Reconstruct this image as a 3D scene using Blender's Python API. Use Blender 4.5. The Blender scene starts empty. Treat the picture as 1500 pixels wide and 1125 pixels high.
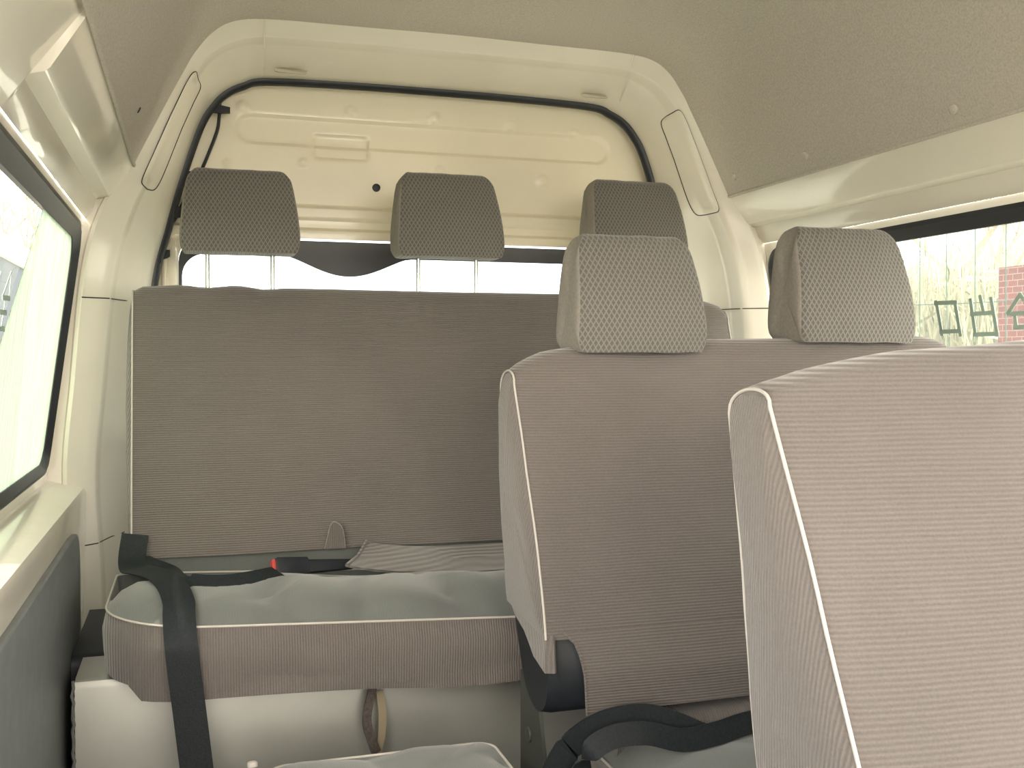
import bpy, math, random
from mathutils import Vector, noise
random.seed(7)
D = bpy.data
SC = bpy.context.scene
COL = SC.collection
PI = math.pi
XC = 0.6                      # middle of the van across

# ------------------------------------------------------------------ camera
F_PX, W_PX, H_PX = 1500.0, 1500.0, 1125.0
YAW, PITCH = 0.303657, -0.026396
CAM = Vector((0, 0, 1.0))
fw = Vector((math.sin(YAW)*math.cos(PITCH), math.cos(YAW)*math.cos(PITCH), math.sin(PITCH)))
rt = Vector((math.cos(YAW), -math.sin(YAW), 0))
up = rt.cross(fw)
cd = D.cameras.new('camera'); cam = D.objects.new('camera', cd); COL.objects.link(cam)
cam.location = CAM
cam.rotation_euler = (PI/2 + PITCH, 0, -YAW)
cd.sensor_width = 36; cd.lens = 36*F_PX/W_PX; cd.clip_start = 0.02; cd.clip_end = 300
SC.camera = cam

def ray(u, v): return fw + rt*((u-W_PX/2)/F_PX) + up*((H_PX/2-v)/F_PX)
def atY(u, v, y): d = ray(u, v); return CAM + d*(y/d.y)
def atX(u, v, x): d = ray(u, v); return CAM + d*(x/d.x)
def atZ(u, v, z): d = ray(u, v); return CAM + d*((z-1)/d.z)

# ------------------------------------------------------------------ materials
def new_mat(name):
    m = D.materials.new(name); m.use_nodes = True
    nt = m.node_tree; b = nt.nodes['Principled BSDF']
    return m, nt, b
def N(nt, t, **kw):
    n = nt.nodes.new(t)
    for k, v in kw.items():
        if k in n.inputs: n.inputs[k].default_value = v
        else: setattr(n, k, v)
    return n
def L(nt, a, b): nt.links.new(a, b)
def rgba(c): return (c[0], c[1], c[2], 1)

def plain(name, col, rough=0.5, metal=0.0, spec=0.5, nscale=0, namt=0.1, bump=0.0, coat=0):
    m, nt, b = new_mat(name)
    b.inputs['Base Color'].default_value = rgba(col)
    b.inputs['Roughness'].default_value = rough
    b.inputs['Metallic'].default_value = metal
    b.inputs['Specular IOR Level'].default_value = spec
    b.inputs['Coat Weight'].default_value = coat
    if nscale:
        tc = N(nt, 'ShaderNodeTexCoord'); n = N(nt, 'ShaderNodeTexNoise', Scale=nscale, Detail=4)
        L(nt, tc.outputs['Object'], n.inputs['Vector'])
        r = N(nt, 'ShaderNodeValToRGB')
        r.color_ramp.elements[0].position = 0.3; r.color_ramp.elements[1].position = 0.7
        r.color_ramp.elements[0].color = rgba([c*(1-namt) for c in col])
        r.color_ramp.elements[1].color = rgba([min(1, c*(1+namt)) for c in col])
        L(nt, n.outputs['Fac'], r.inputs['Fac']); L(nt, r.outputs['Color'], b.inputs['Base Color'])
        if bump:
            bp = N(nt, 'ShaderNodeBump', Strength=bump, Distance=0.003)
            L(nt, n.outputs['Fac'], bp.inputs['Height']); L(nt, bp.outputs['Normal'], b.inputs['Normal'])
    return m

def corduroy(name, axis, col, period=0.0044, contrast=0.15, bump=0.4, rib=0.22):
    """ribbed velour: fine parallel ribs, woven nap and faint worn patches"""
    m, nt, b = new_mat(name)
    tc = N(nt, 'ShaderNodeTexCoord'); sep = N(nt, 'ShaderNodeSeparateXYZ')
    L(nt, tc.outputs['Object'], sep.inputs[0])
    wob = N(nt, 'ShaderNodeTexNoise', Scale=6.0, Detail=2); L(nt, tc.outputs['Object'], wob.inputs['Vector'])
    wm = N(nt, 'ShaderNodeMath', operation='MULTIPLY'); wm.inputs[1].default_value = 0.004
    L(nt, wob.outputs['Fac'], wm.inputs[0])
    ad = N(nt, 'ShaderNodeMath', operation='ADD')
    L(nt, sep.outputs[axis], ad.inputs[0]); L(nt, wm.outputs[0], ad.inputs[1])
    mu = N(nt, 'ShaderNodeMath', operation='MULTIPLY'); mu.inputs[1].default_value = 2*PI/period
    L(nt, ad.outputs[0], mu.inputs[0])
    si = N(nt, 'ShaderNodeMath', operation='SINE'); L(nt, mu.outputs[0], si.inputs[0])
    fine = N(nt, 'ShaderNodeTexNoise', Scale=420.0, Detail=2); L(nt, tc.outputs['Object'], fine.inputs['Vector'])
    big = N(nt, 'ShaderNodeTexNoise', Scale=3.5, Detail=3, Roughness=0.6); L(nt, tc.outputs['Object'], big.inputs['Vector'])
    # fac = .5 + .22 sin + (fine-.5)*.6 + (big-.5)*.9
    a1 = N(nt, 'ShaderNodeMath', operation='MULTIPLY_ADD'); a1.inputs[1].default_value = rib; a1.inputs[2].default_value = 0.5-0.4-0.45
    L(nt, si.outputs[0], a1.inputs[0])
    a2 = N(nt, 'ShaderNodeMath', operation='MULTIPLY_ADD'); a2.inputs[1].default_value = 0.8
    L(nt, fine.outputs['Fac'], a2.inputs[0]); L(nt, a1.outputs[0], a2.inputs[2])
    a3 = N(nt, 'ShaderNodeMath', operation='MULTIPLY_ADD'); a3.inputs[1].default_value = 0.9
    L(nt, big.outputs['Fac'], a3.inputs[0]); L(nt, a2.outputs[0], a3.inputs[2])
    r = N(nt, 'ShaderNodeValToRGB')
    e = r.color_ramp.elements
    e[0].position = 0.0; e[0].color = rgba([c*(1-contrast*1.6) for c in col])
    e[1].position = 1.0; e[1].color = rgba([c*(1+contrast*1.6) for c in col])
    L(nt, a3.outputs[0], r.inputs['Fac']); L(nt, r.outputs['Color'], b.inputs['Base Color'])
    hb = N(nt, 'ShaderNodeMath', operation='MULTIPLY_ADD'); hb.inputs[1].default_value = 0.5
    L(nt, fine.outputs['Fac'], hb.inputs[0]); L(nt, si.outputs[0], hb.inputs[2])
    bp = N(nt, 'ShaderNodeBump', Strength=bump, Distance=0.0012)
    L(nt, hb.outputs[0], bp.inputs['Height']); L(nt, bp.outputs['Normal'], b.inputs['Normal'])
    b.inputs['Roughness'].default_value = 0.95
    b.inputs['Specular IOR Level'].default_value = 0.15
    b.inputs['Sheen Weight'].default_value = 0.35
    b.inputs['Sheen Roughness'].default_value = 0.5
    b.inputs['Sheen Tint'].default_value = (0.9, 0.87, 0.84, 1)
    return m

def diamond(name, col_line, col_cell, kx, kz):
    """headrest cloth: lozenge net of pale cord over darker cells"""
    m, nt, b = new_mat(name)
    tc = N(nt, 'ShaderNodeTexCoord'); sep = N(nt, 'ShaderNodeSeparateXYZ'); L(nt, tc.outputs['Object'], sep.inputs[0])
    sx = N(nt, 'ShaderNodeMath', operation='MULTIPLY'); sx.inputs[1].default_value = PI/kx; L(nt, sep.outputs['X'], sx.inputs[0])
    sz = N(nt, 'ShaderNodeMath', operation='MULTIPLY'); sz.inputs[1].default_value = PI/kz; L(nt, sep.outputs['Z'], sz.inputs[0])
    outs = []
    for op in ('ADD', 'SUBTRACT'):
        a = N(nt, 'ShaderNodeMath', operation=op); L(nt, sx.outputs[0], a.inputs[0]); L(nt, sz.outputs[0], a.inputs[1])
        s = N(nt, 'ShaderNodeMath', operation='SINE'); L(nt, a.outputs[0], s.inputs[0])
        ab = N(nt, 'ShaderNodeMath', operation='ABSOLUTE'); L(nt, s.outputs[0], ab.inputs[0]); outs.append(ab)
    mn = N(nt, 'ShaderNodeMath', operation='MINIMUM'); L(nt, outs[0].outputs[0], mn.inputs[0]); L(nt, outs[1].outputs[0], mn.inputs[1])
    r = N(nt, 'ShaderNodeValToRGB'); e = r.color_ramp.elements
    e[0].position = 0.18; e[0].color = rgba(col_line); e[1].position = 0.62; e[1].color = rgba(col_cell)
    L(nt, mn.outputs[0], r.inputs['Fac']); L(nt, r.outputs['Color'], b.inputs['Base Color'])
    bp = N(nt, 'ShaderNodeBump', Strength=0.6, Distance=0.0015, invert=True)
    L(nt, mn.outputs[0], bp.inputs['Height']); L(nt, bp.outputs['Normal'], b.inputs['Normal'])
    b.inputs['Roughness'].default_value = 0.9; b.inputs['Specular IOR Level'].default_value = 0.2
    b.inputs['Sheen Weight'].default_value = 0.25
    return m

def pane_mat(name, clear, tint, streak=False):
    """window glass: lets light straight through, thin reflection, plus a film of dust that scatters daylight"""
    m = D.materials.new(name); m.use_nodes = True; nt = m.node_tree
    for n in list(nt.nodes): nt.nodes.remove(n)
    out = N(nt, 'ShaderNodeOutputMaterial')
    tr = N(nt, 'ShaderNodeBsdfTransparent'); tr.inputs[0].default_value = rgba(tint)
    gl = N(nt, 'ShaderNodeBsdfGlossy'); gl.inputs['Roughness'].default_value = 0.02
    lw = N(nt, 'ShaderNodeLayerWeight'); pw = N(nt, 'ShaderNodeMath', operation='POWER'); pw.inputs[1].default_value = 6.0; L(nt, lw.outputs['Facing'], pw.inputs[0])
    fr = N(nt, 'ShaderNodeMath', operation='MULTIPLY_ADD'); fr.inputs[1].default_value = 0.25; fr.inputs[2].default_value = 0.02; L(nt, pw.outputs[0], fr.inputs[0])
    m1 = N(nt, 'ShaderNodeMixShader'); L(nt, fr.outputs[0], m1.inputs[0]); L(nt, tr.outputs[0], m1.inputs[1]); L(nt, gl.outputs[0], m1.inputs[2])
    tl = N(nt, 'ShaderNodeBsdfTranslucent'); tl.inputs[0].default_value = rgba([t*0.44 for t in tint])
    m2 = N(nt, 'ShaderNodeMixShader'); m2.inputs[0].default_value = 1-clear
    L(nt, m1.outputs[0], m2.inputs[1]); L(nt, tl.outputs[0], m2.inputs[2])
    if streak:
        tc = N(nt, 'ShaderNodeTexCoord'); mp = N(nt, 'ShaderNodeMapping'); mp.inputs['Scale'].default_value = (1, 30, 2.0)
        mp.inputs['Rotation'].default_value = (0.18, 0, 0)
        L(nt, tc.outputs['Object'], mp.inputs[0])
        n = N(nt, 'ShaderNodeTexNoise', Scale=3.0, Detail=6); L(nt, mp.outputs[0], n.inputs['Vector'])
        mr = N(nt, 'ShaderNodeMapRange'); mr.inputs['From Min'].default_value = 0.3; mr.inputs['From Max'].default_value = 0.7
        mr.inputs['To Min'].default_value = max(0, 1-clear-0.2); mr.inputs['To Max'].default_value = min(1, 1-clear+0.2)
        L(nt, n.outputs['Fac'], mr.inputs['Value']); L(nt, mr.outputs[0], m2.inputs[0])
    L(nt, m2.outputs[0], out.inputs['Surface'])
    return m

M = {}
M['paint'] = plain('cream_white_paint', (0.76, 0.715, 0.61), 0.22, spec=0.5, nscale=5, namt=0.03, coat=0.5, bump=0.35)
M['paint_door'] = plain('tailgate_paint', (0.83, 0.76, 0.585), 0.3, spec=0.5, nscale=4, namt=0.03, coat=0.2)
M['lining'] = plain('roof_lining', (0.49, 0.448, 0.392), 0.9, spec=0.15, nscale=260, namt=0.12, bump=0.25)
M['rubber'] = plain('black_rubber', (0.018, 0.02, 0.024), 0.45)
M['frit'] = plain('black_glass_band', (0.045, 0.045, 0.05), 0.5)
M['plastic'] = plain('black_plastic', (0.012, 0.014, 0.018), 0.5, spec=0.3, nscale=60, namt=0.15)
M['darktrim'] = plain('dark_grey_trim', (0.19, 0.205, 0.205), 0.55, nscale=30, namt=0.08)
M['floor'] = plain('floor_vinyl', (0.10, 0.105, 0.105), 0.6, nscale=40, namt=0.2)
M['riser'] = plain('pale_metal', (0.27, 0.265, 0.24), 0.33, metal=0.3, nscale=9, namt=0.06)
M['zinc'] = plain('zinc_edge', (0.75, 0.75, 0.72), 0.25, metal=0.9)
M['chrome'] = plain('chrome', (0.5, 0.5, 0.46), 0.2, metal=1.0)
M['piping'] = plain('pale_piping', (0.44, 0.40, 0.36), 0.7)
M['web'] = plain('black_webbing', (0.011, 0.014, 0.016), 0.65, spec=0.25, nscale=300, namt=0.3, bump=0.3)
M['red'] = plain('red_button', (0.42, 0.05, 0.04), 0.4)
M['olive'] = plain('olive_bracket', (0.05, 0.053, 0.045), 0.5, metal=0.3)
CLOTH = (0.127, 0.111, 0.101)
for k, col in (('', CLOTH),):
    M['cordZ'+k] = corduroy('ribbed_velour_cross'+k, 'Z', col)
    M['cordY'+k] = corduroy('ribbed_velour_upright'+k, 'Y', [c*1.06 for c in col])
    M['cordX'+k] = corduroy('ribbed_velour_skirt'+k, 'X', col)
M['cushtop'] = corduroy('cushion_velour', 'X', (0.118, 0.124, 0.115), contrast=0.1, bump=0.06, rib=0.03)
M['foldtop'] = corduroy('grey_green_velour', 'X', (0.112, 0.122, 0.116), contrast=0.08, bump=0.06, rib=0.03)
M['net'] = diamond('headrest_net', (0.185, 0.170, 0.149), (0.102, 0.096, 0.086), 0.0088, 0.0145)
M['hside'] = plain('headrest_side', (0.235, 0.211, 0.182), 0.9, spec=0.2, nscale=200, namt=0.1)
M['strapbrown'] = plain('brown_strap', (0.085, 0.07, 0.062), 0.8, nscale=200, namt=0.3)
M['strapinner'] = plain('tan_strap_back', (0.28, 0.23, 0.15), 0.8)
M['letter'] = plain('grey_green_vinyl', (0.36, 0.46, 0.39), 0.6)
M['glass'] = pane_mat('clear_glass', 0.93, (0.97, 0.985, 0.97))
M['glassdusty'] = pane_mat('dusty_glass', 0.32, (0.82, 0.90, 0.79), True)

# ------------------------------------------------------------------ object helpers
def wloc(o):
    v = Vector((0, 0, 0))
    while o: v += Vector(o.location); o = o.parent
    return v
def obj(name, verts, faces, mats, parent=None, fm=None, smooth=True, angle=40, loc=None, label=None):
    """one mesh object; vertices are given in world metres"""
    me = D.meshes.new(name)
    base = wloc(parent) if parent else Vector((0, 0, 0))
    lo = Vector(loc) if loc else Vector((0, 0, 0))
    off = base + lo
    me.from_pydata([tuple(Vector(v)-off) for v in verts], [], faces)
    if not isinstance(mats, (list, tuple)): mats = [mats]
    for m in mats: me.materials.append(m)
    if fm:
        for p, i in zip(me.polygons, fm): p.material_index = i
    if smooth:
        for p in me.polygons: p.use_smooth = True
        me.set_sharp_from_angle(angle=math.radians(angle))
    me.validate(); me.update()
    o = D.objects.new(name, me); COL.objects.link(o)
    if loc: o.location = lo
    if parent: o.parent = parent
    if label: o['label'] = label
    return o
def tag(o, label, cat, group=None, kind=None):
    o['label'] = label; o['category'] = cat
    if group: o['group'] = group
    if kind: o['kind'] = kind
    return o
def struct(o, label=None, cat=None):
    o['kind'] = 'structure'
    if label: o['label'] = label
    if cat: o['category'] = cat
    return o
def empty(name, loc, label, cat, group=None):
    o = D.objects.new(name, None); COL.objects.link(o); o.location = loc; o.empty_display_size = 0.05
    return tag(o, label, cat, group)

class MB:
    def __init__(s): s.v = []; s.f = []; s.m = []
    def add(s, v, f, mi=0):
        n = len(s.v); s.v += [Vector(p) for p in v]
        for q in f: s.f.append([i+n for i in q]); s.m.append(mi)
    def box(s, a, b, mi=0):
        x0, y0, z0 = a; x1, y1, z1 = b
        v = [(x0,y0,z0),(x1,y0,z0),(x1,y1,z0),(x0,y1,z0),(x0,y0,z1),(x1,y0,z1),(x1,y1,z1),(x0,y1,z1)]
        s.add(v, [(0,3,2,1),(4,5,6,7),(0,1,5,4),(1,2,6,5),(2,3,7,6),(3,0,4,7)], mi)
    def tube(s, pts, r, n=8, closed=False, mi=0, taper=None):
        pts = [Vector(p) for p in pts]; k = len(pts); v = []; f = []
        prev = None
        for i, p in enumerate(pts):
            a = pts[i-1] if (i or closed) else p; b = pts[(i+1) % k] if (i < k-1 or closed) else p
            t = (b-a).normalized()
            if prev is None:
                ref = Vector((0, 0, 1)) if abs(t.z) < 0.9 else Vector((1, 0, 0))
                nn = t.cross(ref).normalized()
            else:
                nn = (prev - t*prev.dot(t)).normalized()
            prev = nn; bb = t.cross(nn)
            rr = r if taper is None else r + (taper-r)*i/(k-1)
            for j in range(n):
                a_ = 2*PI*j/n; v.append(p + nn*(rr*math.cos(a_)) + bb*(rr*math.sin(a_)))
        for i in range(k if closed else k-1):
            for j in range(n):
                f.append((i*n+j, i*n+(j+1) % n, ((i+1) % k)*n+(j+1) % n, ((i+1) % k)*n+j))
        if not closed:
            f.append(tuple(range(n-1, -1, -1))); f.append(tuple((k-1)*n+j for j in range(n)))
        s.add(v, f, mi)
    def loft(s, rings, closed=True, cap0=False, cap1=False, mi=0):
        n = len(rings[0]); v = [p for r in rings for p in r]; f = []
        for i in range(len(rings)-1):
            for j in range(n if closed else n-1):
                f.append((i*n+j, i*n+(j+1) % n, (i+1)*n+(j+1) % n, (i+1)*n+j))
        if cap0: f.append(tuple(range(n-1, -1, -1)))
        if cap1: f.append(tuple((len(rings)-1)*n+j for j in range(n)))
        s.add(v, f, mi)
    def ribbon(s, pts, wdirs, width, th=0.0022, mi=0):
        """a strap: centre line, width direction per point, real thickness"""
        pts = [Vector(p) for p in pts]; k = len(pts); rings = []
        for i, p in enumerate(pts):
            t = (pts[min(k-1, i+1)]-pts[max(0, i-1)]).normalized()
            w = Vector(wdirs[i]); w = (w - t*w.dot(t)).normalized(); nn = t.cross(w)
            a = w*(width/2); b = nn*(th/2)
            rings.append([p-a-b, p+a-b, p+a+b, p-a+b])
        s.loft(rings, True, True, True, mi)
    def build(s, name, mats, parent=None, **kw):
        return obj(name, s.v, s.f, mats, parent, fm=s.m if isinstance(mats, (list, tuple)) else None, **kw)

def catmull(pts, n):
    pts = [Vector(p) for p in pts]; out = []
    for i in range(len(pts)-1):
        p0 = pts[max(0, i-1)]; p1 = pts[i]; p2 = pts[i+1]; p3 = pts[min(len(pts)-1, i+2)]
        for k in range(n):
            t = k/n
            out.append(0.5*((2*p1)+(-p0+p2)*t+(2*p0-5*p1+4*p2-p3)*t*t+(-p0+3*p1-3*p2+p3)*t*t*t))
    out.append(pts[-1]); return out
def interp(tab, x):
    if x <= tab[0][0]: return tab[0][1]
    for (a, va), (b, vb) in zip(tab, tab[1:]):
        if x <= b: return va+(vb-va)*(x-a)/(b-a)
    return tab[-1][1]
def rrect(a0, b0, a1, b1, r, n=8):
    """rounded rectangle, list of (a,b), counter-clockwise; r may be 4 radii (a0b0, a1b0, a1b1, a0b1)"""
    rs = r if isinstance(r, (list, tuple)) else [r]*4
    out = []
    for (ca, cb, st, q) in ((a0+rs[0], b0+rs[0], PI, rs[0]), (a1-rs[1], b0+rs[1], 1.5*PI, rs[1]), (a1-rs[2], b1-rs[2], 0, rs[2]), (a0+rs[3], b1-rs[3], .5*PI, rs[3])):
        for i in range(n+1):
            t = st+.5*PI*i/n; out.append((ca+q*math.cos(t), cb+q*math.sin(t)))
    return out
def nz(p, s): return noise.noise(Vector(p)*s)

# ------------------------------------------------------------------ body shell
Y_REAR = 2.354
def xw(z): return -0.215-(1.275-z)*0.14            # left side glass plane, leaning out towards the sill
def mx(x): return 2*XC-x                            # mirror across the van

def side_wall(name, mir, ywin0, ywin1, label):
    fx = (lambda x: mx(x)) if mir else (lambda x: x)
    mb = MB()
    upper = [(-.110,1.426),(-.1165,1.408),(-.157,1.344),(-.163,1.339),(-.188,1.333),(-.198,1.306),(-.2106,1.292)]
    ys = [-1.2, -.5, 0, .5, 1.0, 1.22, 1.329, 1.334, 1.6, 2.0, 2.24, 2.28, 2.31, Y_REAR]
    rings = []
    for y in ys:
        k = 1.0
        if y < 1.334 and not mir: k = 0.0      # the gutter runs out into the middle pillar
        r = []
        for i, (x, z) in enumerate(upper):
            t = i/(len(upper)-1); xf = -.110+(-.2106+.110)*t; zf = 1.426+(1.292-1.426)*t
            r.append((fx(xf+(x-xf)*k), y, zf+(z-zf)*k))
        rings.append(r)
    mb.loft(rings, closed=False)
    # plate around the window opening
    y0, y1, z0, z1 = ywin0-.06, Y_REAR, .742, 1.292
    hole = rrect(ywin0, .765, ywin1, 1.272, [.03, .05, .055, .02], 8)
    n = len(hole); per = []
    for (y, z) in hole:                               # push the hole outline out to the plate edge
        cy, cz = (ywin0+ywin1)/2, (0.765+1.272)/2
        dy, dz = y-cy, z-cz
        s = min(((y1-cy)/dy if dy > 0 else (y0-cy)/dy) if abs(dy) > 1e-6 else 1e9, ((z1-cz)/dz if dz > 0 else (z0-cz)/dz) if abs(dz) > 1e-6 else 1e9)
        per.append((cy+dy*s, cz+dz*s))
    A = [(fx(xw(z)), y, z) for y, z in per]; B = [(fx(xw(z)), y, z) for y, z in hole]
    lip = [(fx(xw(z)-.02), y, z) for y, z in hole]
    mb.loft([A, B, lip], True)
    # corners of the plate that the projection cuts off
    for cyy, czz in ((y1, z1), (y1, z0), (y0, z1), (y0, z0)):
        q = sorted(range(n), key=lambda i: (per[i][0]-cyy)**2+(per[i][1]-czz)**2)[:2]
        mb.add([(fx(xw(czz)), cyy, czz), A[q[0]], A[q[1]]], [(0, 1, 2)])
    # pillar in front of the window, then the sill and the lower wall
    mb.add([(fx(xw(z)), y, z) for y, z in ((y0-.12, z0), (y0, z0), (y0, z1), (y0-.12, z1))], [(0, 1, 2, 3)])
    low = [(xw(.742), .742), (-.275, .737), (-.232, .728), (-.220, .722), (-.215, .710), (-.216, .66), (-.224, .4), (-.228, .0)]
    mb.loft([[(fx(x), y, z) for x, z in low] for y in (-1.2, .6, 1.4, 2.2, Y_REAR)], closed=False)
    return struct(mb.build(name, M['paint'], angle=24), label, 'wall'), fx
wl, fL = side_wall('wall_left', False, 1.27, 2.30, 'cream painted left side wall of the van with sill below the window')
wr, fR = side_wall('wall_right', True, 0.95, 2.32, 'cream painted right side wall of the van beside the two-seat rows')

def side_window(name, fx, y0, y1, label, split=None):
    hole_o = rrect(y0-.004, .762, y1+.004, 1.276, [.03, .05, .055, .02], 8)
    hole_i = rrect(y0+.016, .782, y1-.014, 1.244, [.02, .04, .045, .012], 8)
    s = -1 if fx(0) == 0 else 1
    w = D.objects.new(name, None); COL.objects.link(w); w.location = (fx(xw(1.0)), (y0+y1)/2, 1.0)
    struct(w, label, 'window')
    mb = MB()
    rings = [[(fx(xw(z)-.014), y, z) for y, z in hole_o], [(fx(xw(z)+.003), y, z) for y, z in hole_o],
             [(fx(xw(z)+.004), yy, zz) for yy, zz, z in [(a[0]*.7+b[0]*.3, a[1]*.7+b[1]*.3, a[1]) for a, b in zip(hole_o, hole_i)]],
             [(fx(xw(z)-.008), y, z) for y, z in hole_i], [(fx(xw(z)-.016), y, z) for y, z in hole_i]]
    mb.loft(rings, True); mb.build('rubber_seal', M['rubber'], w)
    def pane(nm, poly, off, mat):
        b = MB(); n = len(poly)
        b.loft([[(fx(xw(z)-off), y, z) for y, z in poly], [(fx(xw(z)-off-.0012), y, z) for y, z in poly]], True, True, True)
        return b.build(nm, mat, w, smooth=False)
    if split:
        ya, yb = split                                # slanted overlap of the two panes: y at the top and at the bottom
        pane('sliding_pane', [(yb, .77), (y1-.006, .77), (y1-.006, 1.26), (ya, 1.26)], .010, M['glassdusty'])
        pane('fixed_pane', [(y0, .77), (yb+.005, .77), (ya+.005, 1.26), (y0, 1.26)], .018, M['glass'])
    else:
        pane('pane', [(y0, .77), (y1-.006, .77), (y1-.006, 1.26), (y0, 1.26)], .010, M['glass'])
    return w
w_left = side_window('window_2', fL, 1.27, 2.30, 'left side window, mostly a dusty pale green pane', (1.86, 1.38))
w_right = side_window('window_3', fR, 0.95, 2.32, 'right side window looking onto a wire fence and dry reeds')

# ---- rear door frame: a pressed band between the lining edge and the tailgate seal
half_o = [(-.226,.02,2.33),(-.24,.5,2.33),(-.262,.74,2.33),(-.245,.95,2.33),(-.222,1.18,2.33),(-.185,1.315,2.335),(-.123,1.418,2.35),(-.052,1.565,2.35),(-.002,1.670,2.35),(.038,1.720,2.35),(.092,1.750,2.35),(.175,1.761,2.35),(.38,1.762,2.35)]
half_i = [(-.13,.02,2.55),(-.13,.5,2.55),(-.127,.74,2.55),(-.11,.95,2.55),(-.085,1.18,2.55),(-.055,1.30,2.55),(-.022,1.42,2.55),(.021,1.548,2.55),(.052,1.602,2.55),(.083,1.634,2.55),(.122,1.655,2.55),(.178,1.671,2.55),(.38,1.677,2.55)]
def full(h):
    return h + [(XC, h[-1][1]+.001, h[-1][2])] + [(mx(x), z, y) for x, z, y in reversed(h)]
ring_o = catmull([(x, y, z) for x, z, y in full(half_o)], 6)
ring_i = catmull([(x, y, z) for x, z, y in full(half_i)], 6)
G = [(0, 0, 0), (.03, .03, -.05), (.08, .09, -.06), (.14, .16, -.02), (.30, .33, .06), (.40, .45, .12), (.43, .48, .15), (.46, .50, .33), (.50, .535, .38), (.70, .74, .58), (.88, .92, .85), (1, 1, 1)]
def band(i, k):
    a, b = ring_o[i], ring_i[i]; t, hp, gy = G[k]
    return Vector((a.x+(b.x-a.x)*hp, a.y+(b.y-a.y)*gy, a.z+(b.z-a.z)*hp))
mb = MB()
NB = len(ring_o)
def away(p, d, dy):
    v = Vector((p.x-XC, 0, max(0, p.z-1.35)*1.6)); v.normalize(); return p+v*d+Vector((0, dy, 0))
mb.loft([[away(p, .09, .004) for p in ring_o]] + [[band(i, k) for i in range(NB)] for k in range(len(G))] + [[p+Vector((0, .09, 0)) for p in ring_i]], closed=False)
# side returns that close the frame against the walls, and the dark joint at the foot
frame = struct(mb.build('wall_rear', M['paint'], angle=50), 'cream painted rear door frame with rounded arch under the roof lining', 'wall')
mb = MB(); mb.tube([p+Vector((0, .012, 0)) for p in ring_i], .0145, 10)
mb.build('weatherstrip', M['rubber'], frame, label='black rubber door seal around the tailgate opening')
def band_uv(s, t):
    """point on the pressed band at outline index s (float) and width t"""
    i = max(0, min(NB-2, int(s))); fr = s-i
    for k in range(len(G)-1):
        if G[k+1][0] >= t: break
    q = (t-G[k][0])/(G[k+1][0]-G[k][0])
    a = band(i, k).lerp(band(i, k+1), q); b = band(i+1, k).lerp(band(i+1, k+1), q)
    return a.lerp(b, fr)
def idx_z(z, right):
    best = None
    rng = range(NB//2, NB-1) if right else range(0, NB//2)
    for i in rng:
        a, b = ring_o[i].z, ring_o[i+1].z
        if (a-z)*(b-z) <= 0 and a != b: return i+(z-a)/(b-a)
for right in (False, True):
    s0, s1 = idx_z(1.375, right), idx_z(1.655, right)
    lo = rrect(min(s0, s1), .26, max(s0, s1), .84, [1.0]*4, 6)
    def cov(sc, off):
        out = []
        cs, ct = (s0+s1)/2, .50
        pr = []
        # stadium in (s,t): long in s
        for j in range(40):
            a_ = 2*PI*j/40
            ss = math.copysign(abs(math.cos(a_))**0.35, math.cos(a_)); tt = math.copysign(abs(math.sin(a_))**0.4, math.sin(a_))
            p = band_uv(cs+ss*abs(s1-s0)/2*(1-(1-sc)*.25), ct+tt*.15*sc)
            out.append(p+Vector((0, -off, 0)))
        return out
    b = MB(); b.loft([cov(1.0, -.004), cov(1.0, .004), cov(.96, .0065), cov(.5, .0075)], True, False, True)
    b.build('pillar_cover', M['paint'], frame, angle=50)
    b = MB(); c1 = cov(1.03, .0022); b.tube(c1, .0012, 6, True); b.build('cover_joint', M['plastic'], frame, label='thin dark joint around the pillar cover')
for s, in ((idx_z(1.755, False) or 66,),): pass
for u0, u1 in (((387, 33), (385, 112)), ((925, 82), (905, 150))):
    a = atY(*u0, 2.345); c = atY(*u1, 2.51)
    b = MB(); b.tube([a.lerp(c, k/6)+Vector((0, -.012+.012*math.sin(PI*k/6)*-1, 0)) for k in range(7)], .0016, 5)
    b.build('sealer_seam', M['paint'], frame)
# paper label / clip pads hanging from the header
for (u, v, w_) in ((425, 106, .075), (868, 142, .07)):
    p = atY(u, v, 2.50); b = MB()
    b.loft([[(p.x+x*w_/2, p.y-.008+z*.012-dy, p.z+z*.008) for x, z in rrect(-1, -1, 1, 1, .5, 4)] for dy in (0, .006)], True, True, True)
    b.build('clip_pad', M['paint'], frame)
# pillar seams low down
for right in (False, True):
    z = 1.125
    i = idx_z(z, right); b = MB(); b.tube([band_uv(i, t)+Vector((0, -.0005, 0)) for t in (.08, .2, .4, .6, .8, .95)], .0013, 5)
    b.build('pillar_seam', M['plastic'], frame)
    i = idx_z(.60, right); b = MB(); b.tube([band_uv(i, t)+Vector((0, -.0005, 0)) for t in (.05, .2, .4, .6, .8)], .0013, 5)
    b.build('pillar_seam', M['plastic'], frame)

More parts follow.
